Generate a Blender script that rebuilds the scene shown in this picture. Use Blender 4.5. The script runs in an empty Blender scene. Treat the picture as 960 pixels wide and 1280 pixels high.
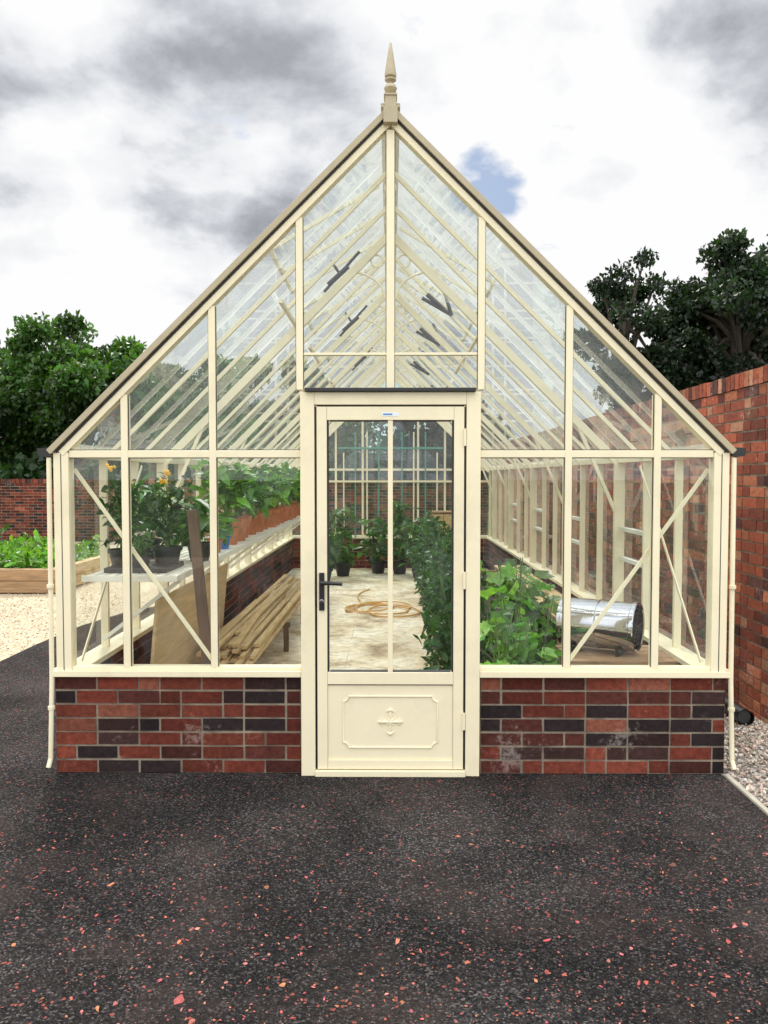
import bpy, math, random
import numpy as np
from mathutils import Vector, Matrix
random.seed(7); rng=np.random.default_rng(11)
SC=bpy.context.scene
SC.view_settings.view_transform='Standard'; SC.view_settings.look='None'; SC.view_settings.exposure=0
COL=SC.collection

# ---------------------------------------------------------------- materials
def newmat(name):
    m=bpy.data.materials.new(name); m.use_nodes=True
    nt=m.node_tree; nt.nodes.clear()
    out=nt.nodes.new('ShaderNodeOutputMaterial')
    return m,nt,out
def N(nt,t,**k):
    n=nt.nodes.new(t)
    for a,v in k.items():
        if a in n.inputs: n.inputs[a].default_value=v
        else: setattr(n,a,v)
    return n
def L(nt,a,b): nt.links.new(a,b)
def ramp(nt,stops,interp='LINEAR'):
    r=nt.nodes.new('ShaderNodeValToRGB'); cr=r.color_ramp; cr.interpolation=interp
    while len(cr.elements)<len(stops): cr.elements.new(0.5)
    for e,(p,c) in zip(cr.elements,stops):
        e.position=p; e.color=(c[0],c[1],c[2],1) if hasattr(c,'__len__') else (c,c,c,1)
    return r
def mixc(nt,fac,a,b,mode='MIX'):
    m=nt.nodes.new('ShaderNodeMix'); m.data_type='RGBA'; m.blend_type=mode
    def put(i,v):
        if hasattr(v,'is_linked') or hasattr(v,'links'): nt.links.new(v,m.inputs[i])
        elif i==0: m.inputs[0].default_value=v
        else: m.inputs[i].default_value=(v[0],v[1],v[2],1)
    put(0,fac); put(6,a); put(7,b)
    return m.outputs[2]
def objco(nt,scale=(1,1,1)):
    tc=nt.nodes.new('ShaderNodeTexCoord'); mp=nt.nodes.new('ShaderNodeMapping')
    mp.inputs['Scale'].default_value=scale
    nt.links.new(tc.outputs['Object'],mp.inputs['Vector']); return mp.outputs[0]
def noise(nt,co,scale,detail=4,rough=0.55,dist=0):
    n=nt.nodes.new('ShaderNodeTexNoise'); n.inputs['Scale'].default_value=scale
    n.inputs['Detail'].default_value=detail; n.inputs['Roughness'].default_value=rough
    n.inputs['Distortion'].default_value=dist
    nt.links.new(co,n.inputs['Vector']); return n
def bump(nt,h,strength,dist):
    b=nt.nodes.new('ShaderNodeBump'); b.inputs['Strength'].default_value=strength
    b.inputs['Distance'].default_value=dist; nt.links.new(h,b.inputs['Height']); return b.outputs[0]
def simple(name,col,rough=0.5,metal=0,var=0.15,nscale=6,bstr=0.1,bdist=0.002,bscale=60,stretch=(1,1,1),dirt=None):
    m,nt,out=newmat(name); p=N(nt,'ShaderNodeBsdfPrincipled'); co=objco(nt,stretch)
    n=noise(nt,co,nscale,6,0.6)
    dark=[c*(1-var) for c in col]; lite=[min(1,c*(1+var*0.5)) for c in col]
    r=ramp(nt,[(0.3,dark),(0.7,lite)]); L(nt,n.outputs[0],r.inputs[0])
    c=r.outputs[0]
    if dirt:
        n3=noise(nt,co,nscale*0.6,8,0.7); r3=ramp(nt,[(0.52,0),(0.72,1)]); L(nt,n3.outputs[0],r3.inputs[0])
        mm=N(nt,'ShaderNodeMath',operation='MULTIPLY'); L(nt,r3.outputs[0],mm.inputs[0]); mm.inputs[1].default_value=dirt[1]
        c=mixc(nt,mm.outputs[0],c,dirt[0])
    L(nt,c,p.inputs['Base Color'])
    p.inputs['Roughness'].default_value=rough; p.inputs['Metallic'].default_value=metal
    n2=noise(nt,co,bscale,4,0.6); L(nt,bump(nt,n2.outputs[0],bstr,bdist),p.inputs['Normal'])
    L(nt,p.outputs[0],out.inputs[0]); return m

M_cream=simple('cream_paint',(0.84,0.76,0.535),0.36,var=0.05,nscale=3,dirt=((0.45,0.38,0.24),0.32))
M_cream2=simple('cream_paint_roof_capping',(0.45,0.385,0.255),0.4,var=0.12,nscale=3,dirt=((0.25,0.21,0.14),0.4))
M_black=simple('black_rubber',(0.02,0.02,0.022),0.5,var=0.2)
M_blackp=simple('black_powder_coat',(0.015,0.015,0.017),0.35,var=0.2)
M_wood=simple('raw_timber',(0.60,0.42,0.20),0.7,var=0.35,nscale=4,stretch=(14,1,14),bscale=20,bstr=0.3,dirt=((0.25,0.16,0.08),0.4))
M_woodx=simple('sleeper_timber',(0.38,0.235,0.12),0.75,var=0.4,nscale=4,stretch=(1,14,14),bscale=20,bstr=0.3,dirt=((0.16,0.10,0.06),0.6))
M_wooddk=simple('dark_timber',(0.13,0.075,0.045),0.7,var=0.4,nscale=4,stretch=(10,10,1),bscale=20,bstr=0.3)
M_ply=simple('plywood',(0.62,0.44,0.23),0.65,var=0.25,nscale=3,stretch=(4,1,9),dirt=((0.35,0.22,0.11),0.5))
M_soil=simple('soil',(0.075,0.05,0.032),0.95,var=0.5,nscale=12,bstr=1,bdist=0.03,bscale=25)
M_terra=simple('terracotta',(0.52,0.165,0.065),0.75,var=0.25,nscale=9,dirt=((0.6,0.45,0.36),0.3))
M_potblk=simple('black_plastic',(0.018,0.018,0.02),0.45,var=0.2)
M_potgrn=simple('green_plastic',(0.03,0.26,0.12),0.4,var=0.1)
M_potblu=simple('blue_plastic',(0.03,0.16,0.5),0.4,var=0.1)
M_hose=simple('yellow_hose',(0.66,0.36,0.08),0.45,var=0.15)
M_steel=simple('polished_steel',(0.56,0.56,0.58),0.08,metal=1,var=0.15,bstr=0.12,bscale=7,bdist=0.012)
M_bark=simple('bark',(0.07,0.055,0.04),0.9,var=0.4,nscale=5,bstr=0.8,bdist=0.03,bscale=9)
M_stem=simple('green_stem',(0.12,0.20,0.05),0.6,var=0.3)
M_sticker=simple('sticker_vinyl',(0.75,0.80,0.82),0.3,var=0.02)
M_blue=simple('sticker_ink',(0.08,0.25,0.55),0.3,var=0.02)
M_teal=simple('greenish_aluminium',(0.10,0.30,0.23),0.4,var=0.1)
M_mortar=simple('mortar',(0.29,0.24,0.18),0.95,var=0.5,nscale=7,bstr=0.7,bdist=0.006,bscale=90,dirt=((0.10,0.075,0.06),0.8))
M_conc=simple('concrete_edging',(0.52,0.48,0.38),0.85,var=0.25,nscale=6)
M_bench=simple('staging_paint',(0.80,0.77,0.66),0.5,var=0.1,nscale=5,dirt=((0.4,0.34,0.25),0.5))

def attr_mat(name,kind,white=1.0):
    m,nt,out=newmat(name); a=N(nt,'ShaderNodeAttribute',attribute_name='Col'); p=N(nt,'ShaderNodeBsdfPrincipled'); co=objco(nt)
    if kind=='leaf':
        n=noise(nt,co,30,3); r=ramp(nt,[(0.3,0.7),(0.7,1.25)]); L(nt,n.outputs[0],r.inputs[0])
        c=mixc(nt,1.0,a.outputs['Color'],r.outputs[0],'MULTIPLY')
        L(nt,c,p.inputs['Base Color']); p.inputs['Roughness'].default_value=0.42
        t=N(nt,'ShaderNodeBsdfTranslucent'); c2=mixc(nt,1.0,c,(1.5,1.7,0.6),'MULTIPLY'); L(nt,c2,t.inputs[0])
        ms=N(nt,'ShaderNodeMixShader'); ms.inputs[0].default_value=0.33
        L(nt,p.outputs[0],ms.inputs[1]); L(nt,t.outputs[0],ms.inputs[2]); L(nt,ms.outputs[0],out.inputs[0]); return m
    if kind=='brick':
        n=noise(nt,co,30,8,0.72); r=ramp(nt,[(0.28,0.40),(0.5,0.95),(0.75,1.5)]); L(nt,n.outputs[0],r.inputs[0])
        c=mixc(nt,1.0,a.outputs['Color'],r.outputs[0],'MULTIPLY')
        n2=noise(nt,co,2.6,3,0.5,0.3); n5=noise(nt,co,30,9,0.8,0.5)
        md=N(nt,'ShaderNodeMath',operation='MULTIPLY_ADD'); L(nt,n2.outputs[0],md.inputs[0]); md.inputs[1].default_value=0.9; L(nt,n5.outputs[0],md.inputs[2])
        r2=ramp(nt,[(0.555,0),(0.60,white)]); 
        hv=N(nt,'ShaderNodeMath',operation='MULTIPLY'); L(nt,md.outputs[0],hv.inputs[0]); hv.inputs[1].default_value=0.5; L(nt,hv.outputs[0],r2.inputs[0])
        c=mixc(nt,r2.outputs[0],c,(0.50,0.43,0.38))
        n4=noise(nt,co,1.3,5,0.6); r4=ramp(nt,[(0.35,0.6),(0.6,1.0)]); L(nt,n4.outputs[0],r4.inputs[0])
        c=mixc(nt,1.0,c,r4.outputs[0],'MULTIPLY')
        L(nt,c,p.inputs['Base Color']); p.inputs['Roughness'].default_value=0.9; p.inputs['Specular IOR Level'].default_value=0.25
        n3=noise(nt,co,70,8,0.75); L(nt,bump(nt,n3.outputs[0],1.0,0.006),p.inputs['Normal'])
    if kind=='stone':
        n=noise(nt,co,60,4,0.6); r=ramp(nt,[(0.3,0.75),(0.7,1.2)]); L(nt,n.outputs[0],r.inputs[0])
        c=mixc(nt,1.0,a.outputs['Color'],r.outputs[0],'MULTIPLY'); L(nt,c,p.inputs['Base Color']); p.inputs['Roughness'].default_value=0.8
    L(nt,p.outputs[0],out.inputs[0]); return m
M_leaf=attr_mat('leaf_surface','leaf'); M_brick=attr_mat('clay_brick','brick',0.35); M_brickw=attr_mat('weathered_clay_brick','brick',0.85); M_stone=attr_mat('stone_chip','stone')

def glass_mat(name,tint,dust_sheen,refl=0.05,dl=0.45,dh=0.8):
    m,nt,out=newmat(name)
    tr=N(nt,'ShaderNodeBsdfTransparent'); tr.inputs[0].default_value=(*tint,1)
    gl=N(nt,'ShaderNodeBsdfGlossy'); gl.inputs['Roughness'].default_value=0.01; gl.inputs[0].default_value=(0.95,0.97,1,1)
    lw=N(nt,'ShaderNodeLayerWeight'); lw.inputs['Blend'].default_value=0.5
    pw=N(nt,'ShaderNodeMath',operation='POWER'); L(nt,lw.outputs['Facing'],pw.inputs[0]); pw.inputs[1].default_value=4
    ma=N(nt,'ShaderNodeMath',operation='MULTIPLY_ADD'); L(nt,pw.outputs[0],ma.inputs[0]); ma.inputs[1].default_value=0.7; ma.inputs[2].default_value=refl
    ms=N(nt,'ShaderNodeMixShader'); L(nt,ma.outputs[0],ms.inputs[0]); L(nt,tr.outputs[0],ms.inputs[1]); L(nt,gl.outputs[0],ms.inputs[2])
    co=objco(nt,(1.2,1.2,0.6)); n=noise(nt,co,4,8,0.7,0.5); r=ramp(nt,[(dl,0.0),(dh,dust_sheen)]); L(nt,n.outputs[0],r.inputs[0])
    df=N(nt,'ShaderNodeBsdfDiffuse'); df.inputs[0].default_value=(0.66,0.70,0.72,1)
    m2=N(nt,'ShaderNodeMixShader'); L(nt,r.outputs[0],m2.inputs[0]); L(nt,ms.outputs[0],m2.inputs[1]); L(nt,df.outputs[0],m2.inputs[2])
    L(nt,m2.outputs[0],out.inputs[0]); return m
M_glass=glass_mat('clear_glass',(0.96,0.985,0.975),0.08,0.045)
M_glassr=glass_mat('roof_glass',(0.88,0.93,0.94),0.38,0.12,0.38,0.75)  # diffuse layer raised beyond dust: pale sky reflections put into the pane colour
M_glassd=glass_mat('tinted_glass',(0.62,0.78,0.73),0.1,0.06)

def ground_mat(kind):
    m,nt,out=newmat(kind); p=N(nt,'ShaderNodeBsdfPrincipled'); co=objco(nt)
    if kind=='asphalt':
        v=N(nt,'ShaderNodeTexVoronoi'); v.inputs['Scale'].default_value=150; L(nt,co,v.inputs['Vector'])
        sx=N(nt,'ShaderNodeSeparateColor'); L(nt,v.outputs['Color'],sx.inputs[0])
        r=ramp(nt,[(0.0,(0.008,0.0078,0.008)),(0.5,(0.021,0.0195,0.0195)),(0.85,(0.045,0.040,0.039)),(1,(0.13,0.11,0.105))]); L(nt,sx.outputs[0],r.inputs[0])
        n=noise(nt,co,0.9,7,0.62,0.4); r2=ramp(nt,[(0.32,0.60),(0.5,1.0),(0.68,1.7)]); L(nt,n.outputs[0],r2.inputs[0])
        c=mixc(nt,1.0,r.outputs[0],r2.outputs[0],'MULTIPLY')
        nb_=noise(nt,co,1.7,8,0.7,0.3); rb_=ramp(nt,[(0.47,0),(0.72,0.5)]); L(nt,nb_.outputs[0],rb_.inputs[0])
        c=mixc(nt,rb_.outputs[0],c,(0.070,0.050,0.043))
        v2=N(nt,'ShaderNodeTexVoronoi'); v2.inputs['Scale'].default_value=70; v2.inputs['Randomness'].default_value=1
        nn=noise(nt,co,60,2); vm=N(nt,'ShaderNodeVectorMath',operation='MULTIPLY_ADD'); L(nt,nn.outputs['Color'],vm.inputs[0]); vm.inputs[1].default_value=(0.012,0.012,0.012); L(nt,co,vm.inputs[2])
        L(nt,vm.outputs[0],v2.inputs['Vector'])
        s2=N(nt,'ShaderNodeSeparateColor'); L(nt,v2.outputs['Color'],s2.inputs[0])
        nd=noise(nt,co,2.2,4,0.6); th=N(nt,'ShaderNodeMath',operation='MULTIPLY_ADD'); L(nt,nd.outputs[0],th.inputs[0]); th.inputs[1].default_value=-0.22; th.inputs[2].default_value=1.07
        gt=N(nt,'ShaderNodeMath',operation='GREATER_THAN'); L(nt,s2.outputs[1],gt.inputs[0]); L(nt,th.outputs[0],gt.inputs[1])
        lt=N(nt,'ShaderNodeMath',operation='LESS_THAN'); L(nt,v2.outputs['Distance'],lt.inputs[0]); lt.inputs[1].default_value=0.42
        mu=N(nt,'ShaderNodeMath',operation='MULTIPLY'); L(nt,gt.outputs[0],mu.inputs[0]); L(nt,lt.outputs[0],mu.inputs[1])
        c=mixc(nt,mu.outputs[0],c,(0.26,0.07,0.055))
        L(nt,c,p.inputs['Base Color']); p.inputs['Roughness'].default_value=0.95; p.inputs['Specular IOR Level'].default_value=0.10
        L(nt,bump(nt,v.outputs['Distance'],0.9,0.006),p.inputs['Normal'])
    else:
        spec={'tan_gravel':(60,[(0,(0.30,0.23,0.14)),(0.5,(0.50,0.41,0.27)),(1,(0.68,0.60,0.46))],0.01),
              'grey_gravel':(42,[(0,(0.10,0.08,0.06)),(0.5,(0.30,0.27,0.23)),(1,(0.58,0.54,0.48))],0.02),
              'grass':(30,[(0,(0.03,0.06,0.015)),(1,(0.08,0.13,0.03))],0.03)}[kind] if kind!='floor' else None
        if spec:
            v=N(nt,'ShaderNodeTexVoronoi'); v.inputs['Scale'].default_value=spec[0]; L(nt,co,v.inputs['Vector'])
            s=N(nt,'ShaderNodeSeparateColor'); L(nt,v.outputs['Color'],s.inputs[0]); r=ramp(nt,spec[1]); L(nt,s.outputs[0],r.inputs[0])
            n=noise(nt,co,0.8,5); r2=ramp(nt,[(0.3,0.8),(0.7,1.15)]); L(nt,n.outputs[0],r2.inputs[0])
            L(nt,mixc(nt,1.0,r.outputs[0],r2.outputs[0],'MULTIPLY'),p.inputs['Base Color'])
            L(nt,bump(nt,v.outputs['Distance'],1.0,spec[2]),p.inputs['Normal']); p.inputs['Roughness'].default_value=0.9
        else:
            n=noise(nt,co,1.8,9,0.68,0.5); r=ramp(nt,[(0.34,(0.32,0.21,0.11)),(0.47,(0.64,0.52,0.33)),(0.62,(0.80,0.72,0.56))]); L(nt,n.outputs[0],r.inputs[0])
            n2=noise(nt,co,11,8,0.78); r2=ramp(nt,[(0.36,0.55),(0.52,1.0)]); L(nt,n2.outputs[0],r2.inputs[0])
            c=mixc(nt,1.0,r.outputs[0],r2.outputs[0],'MULTIPLY')
            b=N(nt,'ShaderNodeTexBrick'); b.inputs['Scale'].default_value=1; b.inputs['Brick Width'].default_value=0.75; b.inputs['Row Height'].default_value=0.6; b.inputs['Mortar Size'].default_value=0.004
            L(nt,co,b.inputs['Vector']); fm=N(nt,'ShaderNodeMath',operation='MULTIPLY'); L(nt,b.outputs['Fac'],fm.inputs[0]); fm.inputs[1].default_value=0.6
            c=mixc(nt,fm.outputs[0],c,(0.30,0.22,0.13))
            L(nt,c,p.inputs['Base Color']); p.inputs['Roughness'].default_value=0.7
            L(nt,bump(nt,n2.outputs[0],0.3,0.004),p.inputs['Normal'])
    L(nt,p.outputs[0],out.inputs[0]); return m
M_asph=ground_mat('asphalt'); M_tan=ground_mat('tan_gravel'); M_grey=ground_mat('grey_gravel'); M_grass=ground_mat('grass'); M_floor=ground_mat('floor')

# ---------------------------------------------------------------- mesh helpers
class MB:
    def __init__(s): s.v=[];s.f=[];s.m=[];s.mats=[]
    def mi(s,mat):
        if mat not in s.mats: s.mats.append(mat)
        return s.mats.index(mat)
    def add(s,vs,fs,mat):
        o=len(s.v); s.v+= [tuple(x) for x in vs]; k=s.mi(mat)
        for f in fs: s.f.append(tuple(i+o for i in f)); s.m.append(k)
    def box(s,x0,x1,y0,y1,z0,z1,mat):
        vs=[(x,y,z) for z in (z0,z1) for y in (y0,y1) for x in (x0,x1)]
        s.add(vs,[(0,2,3,1),(4,5,7,6),(0,1,5,4),(2,6,7,3),(0,4,6,2),(1,3,7,5)],mat)
    def bar(s,p,q,w,t,wdir,mat):
        p=Vector(p);q=Vector(q);d=(q-p).normalized(); wd=Vector(wdir); wd=(wd-d*wd.dot(d)).normalized(); td=d.cross(wd)
        vs=[b+wd*(a*w/2)+td*(c*t/2) for b in (p,q) for c in (-1,1) for a in (-1,1)]
        s.add(vs,[(0,2,3,1),(4,5,7,6),(0,1,5,4),(2,6,7,3),(0,4,6,2),(1,3,7,5)],mat)
    def tube(s,pts,rad,mat,seg=8,caps=True):
        pts=[Vector(p) for p in pts]; n=len(pts)
        if not hasattr(rad,'__len__'): rad=[rad]*n
        vs=[];fs=[]
        ref=Vector((0.31,0.52,0.79))
        for i,p in enumerate(pts):
            d=(pts[min(i+1,n-1)]-pts[max(i-1,0)]).normalized()
            a=d.cross(ref); 
            if a.length<0.05: a=d.cross(Vector((1,0,0)))
            a.normalize(); b=d.cross(a)
            for k in range(seg):
                t=2*math.pi*k/seg; vs.append(p+(a*math.cos(t)+b*math.sin(t))*rad[i])
        for i in range(n-1):
            for k in range(seg):
                k2=(k+1)%seg; fs.append((i*seg+k,i*seg+k2,(i+1)*seg+k2,(i+1)*seg+k))
        if caps: fs.append(tuple(range(seg))[::-1]); fs.append(tuple((n-1)*seg+k for k in range(seg)))
        s.add(vs,fs,mat)
    def lathe(s,prof,c,mat,seg=20,sx=1,sy=1):
        vs=[];fs=[];n=len(prof)
        for r,z in prof:
            for k in range(seg):
                t=2*math.pi*k/seg; vs.append((c[0]+r*math.cos(t)*sx,c[1]+r*math.sin(t)*sy,c[2]+z))
        for i in range(n-1):
            for k in range(seg):
                k2=(k+1)%seg; fs.append((i*seg+k,i*seg+k2,(i+1)*seg+k2,(i+1)*seg+k))
        s.add(vs,fs,mat)
    def obj(s,name,parent=None,bevel=0,smooth=False):
        me=bpy.data.meshes.new(name); me.from_pydata(s.v,[],s.f); me.update()
        for m in s.mats: me.materials.append(m)
        me.polygons.foreach_set('material_index',s.m)
        me.polygons.foreach_set('use_smooth',[bool(smooth)]*len(s.f))
        o=bpy.data.objects.new(name,me); COL.objects.link(o)
        if parent: o.parent=parent
        if bevel:
            b=o.modifiers.new('bevel','BEVEL'); b.width=bevel; b.segments=2; b.limit_method='ANGLE'
        if smooth:
            try:
                me.set_sharp_from_angle(angle=math.radians(40))
            except Exception: pass
        return o
def empty(name,parent=None):
    e=bpy.data.objects.new(name,None); COL.objects.link(e); e.empty_display_size=0.2
    if parent: e.parent=parent
    return e
def rot_rand(n,tilt=1.0):
    az=rng.uniform(0,2*np.pi,n); ti=rng.normal(0,tilt,n); ro=rng.normal(0,tilt,n)
    ca,sa=np.cos(az),np.sin(az);ct,st=np.cos(ti),np.sin(ti);cr,sr=np.cos(ro),np.sin(ro)
    Z=np.zeros(n);O=np.ones(n)
    Rz=np.array([[ca,-sa,Z],[sa,ca,Z],[Z,Z,O]]).transpose(2,0,1)
    Rx=np.array([[O,Z,Z],[Z,ct,-st],[Z,st,ct]]).transpose(2,0,1)
    Ry=np.array([[cr,Z,sr],[Z,O,Z],[-sr,Z,cr]]).transpose(2,0,1)
    return Rz@Rx@Ry
def scatter(name,tv,tf,pos,R,scl,col,mat,parent=None,jit=0,smooth=False):
    tv=np.asarray(tv,float); n=len(pos); k=len(tv)
    scl=np.asarray(scl,float)
    if scl.ndim==1: scl=np.repeat(scl[:,None],3,1)
    loc=tv[None]*scl[:,None,:]
    if jit: loc=loc+rng.normal(0,1,loc.shape)*jit*scl[:,None,:]
    if R is not None: loc=np.einsum('nij,nkj->nki',R,loc)
    V=(loc+np.asarray(pos)[:,None,:]).reshape(-1,3)
    lens=np.array([len(f) for f in tf]); flat=np.concatenate([np.array(f) for f in tf])
    loops=(flat[None]+ (np.arange(n)*k)[:,None]).reshape(-1)
    tot=np.tile(lens,n); st=np.concatenate([[0],np.cumsum(tot)[:-1]])
    me=bpy.data.meshes.new(name)
    me.vertices.add(len(V)); me.vertices.foreach_set('co',V.astype(np.float32).ravel())
    me.loops.add(len(loops)); me.loops.foreach_set('vertex_index',loops.astype(np.int32))
    me.polygons.add(len(tot)); me.polygons.foreach_set('loop_start',st.astype(np.int32)); me.polygons.foreach_set('loop_total',tot.astype(np.int32))
    me.update(calc_edges=True); me.validate()
    me.polygons.foreach_set('use_smooth',np.full(len(me.polygons),bool(smooth)))
    me.update()
    a=me.attributes.new('Col','FLOAT_COLOR','POINT')
    C=np.ones((n,k,4),np.float32); C[:,:,:3]=np.asarray(col)[:,None,:]
    a.data.foreach_set('color',C.ravel())
    me.materials.append(mat)
    o=bpy.data.objects.new(name,me); COL.objects.link(o)
    if parent: o.parent=parent
    return o
LEAF_V=[(0,0,0),(-0.24,0.35,0.06),(0,0.4,-0.02),(0.24,0.35,0.06),(-0.16,0.72,0.03),(0,0.75,-0.05),(0.16,0.72,0.03),(0,1.05,-0.16)]
LEAF_F=[(0,2,1),(0,3,2),(1,2,5,4),(2,3,6,5),(4,5,7),(5,6,7)]
def lobed():
    rad=[0.30,0.62,0.50,0.80,0.62,1.0,0.62,0.80,0.50,0.62,0.30]
    vs=[(0,0.42,-0.05)]
    for i,r in enumerate(rad):
        a=math.radians(270-(i+1)*30)
        vs.append((0.55*r*math.cos(a),0.42+0.55*r*math.sin(a),0.07*math.sin(i*2.1)+0.02))
    fs=[(0,i+1,i) for i in range(1,len(rad))]; fs.append((0,1,len(rad)))
    return vs,fs
LOB_V,LOB_F=lobed()
QL_V=[(0,0,0),(-0.32,0.5,0.08),(0,1,-0.05),(0.32,0.5,0.08)]; QL_F=[(0,3,1),(1,3,2)]
BOX_V=[(x,y,z) for z in (-.5,.5) for y in (-.5,.5) for x in (-.5,.5)]
BOX_F=[(0,2,3,1),(4,5,7,6),(0,1,5,4),(2,6,7,3),(0,4,6,2),(1,3,7,5)]
OCT_V=[(1,0,0),(-1,0,0),(0,1,0),(0,-1,0),(0,0,1),(0,0,-1),(.6,.6,.5),(-.6,.6,.5),(-.6,-.6,.5),(.6,-.6,.5)]
OCT_F=[(4,6,7),(4,7,8),(4,8,9),(4,9,6),(0,6,9),(0,2,6),(2,7,6),(2,1,7),(1,8,7),(1,3,8),(3,9,8),(3,0,9),(5,2,0),(5,1,2),(5,3,1),(5,0,3)]

def leafcol(n,base,var=0.35,yel=0.25):
    b=np.array(base)[None]*(1+rng.normal(0,var,(n,1)).clip(-0.75,1.0))
    b[:,0]*=1+rng.uniform(-yel,yel,n); return b.clip(0.004,0.7)

# ---------------------------------------------------------------- bricks
def brick_wall(name,p0,dirv,length,z0,z1,thick,parent=None,pal=None,bond='stretcher',coping=False,bm=None):
    bm=bm or M_brick
    root=empty(name,parent)
    d=np.array([dirv[0],dirv[1],0.0]); nrm=np.array([-d[1],d[0],0.0]); ang=math.atan2(d[1],d[0])
    H=0.075; rows=int(round((z1-z0)/H)); H=(z1-z0)/rows
    P=[];S=[];Cc=[]
    for r in range(rows):
        x=-(0.1125 if r%2 else 0.0)
        k=0
        while x<length:
            if bond=='flemish': w=0.1125 if (k%2==(r%2)) else 0.225
            elif bond=='mixed': w=0.1125 if rng.uniform()<0.16 else 0.225
            else: w=0.225
            a=max(x,0)+0.006; b=min(x+w,length)-0.006
            if b-a>0.03:
                zc=z0+(r+0.5)*H+rng.normal(0,0.0008)
                c=np.array([p0[0],p0[1],0.0])+d*((a+b)/2)+nrm*float(np.clip(rng.normal(0,0.0008),-.0015,.0015)); c[2]=zc
                P.append(c); S.append((b-a+rng.normal(0,0.002),thick,H-0.0120+rng.normal(0,0.0012)))
                i=rng.choice(len(pal[0]),p=pal[1]); cc=np.array(pal[0][i])*(1+rng.normal(0,0.2)); Cc.append(cc.clip(0.01,0.8))
            x+=w;k+=1
    n=len(P); ca,sa=math.cos(ang),math.sin(ang)
    R=np.tile(np.array([[ca,-sa,0],[sa,ca,0],[0,0,1]]),(n,1,1))
    scatter('bricks',BOX_V,BOX_F,np.array(P),R,np.array(S),np.array(Cc),bm,root,jit=0.0035)
    mb=MB(); pa=Vector((p0[0]+d[0]*0.004,p0[1]+d[1]*0.004,(z0+z1)/2)); qa=Vector((p0[0]+d[0]*(length-0.004),p0[1]+d[1]*(length-0.004),(z0+z1)/2))
    mb.bar(pa,qa,(z1-z0)-0.004,thick-0.011,(0,0,1),M_mortar); mb.obj('mortar',root)
    if coping:
        P=[];S=[];Cc=[];x=0
        while x<length:
            c=np.array([p0[0],p0[1],0.0])+d*(x+0.037); c[2]=z1+0.056+rng.normal(0,0.002)
            P.append(c);S.append((0.066,thick+0.012,0.105)); i=rng.choice(len(pal[0]),p=pal[1]); Cc.append((np.array(pal[0][i])*(1+rng.normal(0,.15))).clip(.01,.8)); x+=0.075
        n=len(P)
        scatter('coping_bricks',BOX_V,BOX_F,np.array(P),np.tile(R[0],(n,1,1)),np.array(S),np.array(Cc),bm,root,jit=0.006)
        mb=MB(); pa.z=qa.z=z1+0.05; mb.bar(pa,qa,0.088,thick-0.002,(0,0,1),M_mortar); mb.obj('coping_mortar',root)
    return root
PAL_DK=([(0.140,0.030,0.018),(0.195,0.046,0.027),(0.085,0.024,0.018),(0.030,0.019,0.020),(0.25,0.082,0.050),(0.055,0.026,0.023)],[.27,.19,.21,.17,.05,.11])
PAL_OR=([(0.34,0.085,0.042),(0.42,0.14,0.070),(0.25,0.062,0.036),(0.11,0.042,0.034),(0.46,0.22,0.13)],[.32,.25,.22,.13,.08])

# ---------------------------------------------------------------- ground
def sheet(name,x0,x1,y0,y1,z,mat):
    mb=MB(); mb.add([(x0,y0,z),(x1,y0,z),(x1,y1,z),(x0,y1,z)],[(0,1,2,3)],mat); return mb.obj(name)
sheet('ground',-400,400,-400,400,-0.03,M_grass)
sheet('tan_gravel_path',-22,2.32,-12,16.0,-0.016,M_tan)
sheet('grey_gravel_strip',1.70,14,-12,16.0,-0.010,M_grey)
mb=MB()
left=[(-3.36,-12),(-3.36,1.0),(-3.36,3.4),(-3.30,4.4),(-3.12,5.2),(-2.8,5.9),(-2.3,6.3),(-1.80,6.5)]
mb.add([(x,y,0) for x,y in left]+[(1.77,6.5,0),(1.77,-12,0)],[tuple(range(len(left)+2))[::-1]],M_asph); mb.obj('asphalt_drive')
mb=MB(); mb.box(1.772,1.80,-6,-0.02,-0.04,0.012,M_conc); mb.obj('path_edging',bevel=0.004)
n=8200
px=rng.uniform(-3.2,1.75,n*3); py=-0.35-rng.uniform(0,1,n*3)**0.75*3.6
den=(np.sin(px*2.1+1)*np.cos(py*2.7+px)+np.sin(px*5.3+py*4.1)*0.5)*0.25+0.6
keep=rng.uniform(0,1,n*3)<den*np.clip((-py)/2.2,0.10,1.0)
px=px[keep][:n]; py=py[keep][:n]; m_=len(px)
cc=np.array([(0.40,0.085,0.07)])*(1+rng.normal(0,0.32,(m_,1)).clip(-.7,.8)); cc[:,1]*=rng.uniform(0.7,1.9,m_); cc[:,2]*=rng.uniform(.7,1.8,m_)
sz=rng.lognormal(-5.40,0.42,m_)
scatter('red_stone_chips',OCT_V,OCT_F,np.stack([px,py,np.full(m_,0.0012)],1),rot_rand(m_,0.25),np.stack([sz,sz*rng.uniform(.4,1,m_),sz*0.3],1),cc.clip(.01,.8),M_stone,jit=0.25)
n=7200
gx=rng.uniform(1.81,2.42,n); gy=rng.uniform(-2.5,4,n)
cc=np.array([(0.40,0.35,0.28)])*rng.lognormal(0,0.42,(n,1)); cc[:,0]*=rng.uniform(.95,1.25,n)
sz=rng.lognormal(-4.65,0.3,n)
scatter('gravel_stones',OCT_V,OCT_F,np.stack([gx,gy,np.full(n,-0.003)+rng.uniform(0,.008,n)],1),rot_rand(n,0.8),np.stack([sz,sz*.8,sz*.6],1),cc.clip(.02,.8),M_stone,jit=0.15)
n=9000
gx=rng.uniform(-9,-3.40,n); gy=rng.uniform(0,7,n)
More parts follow.
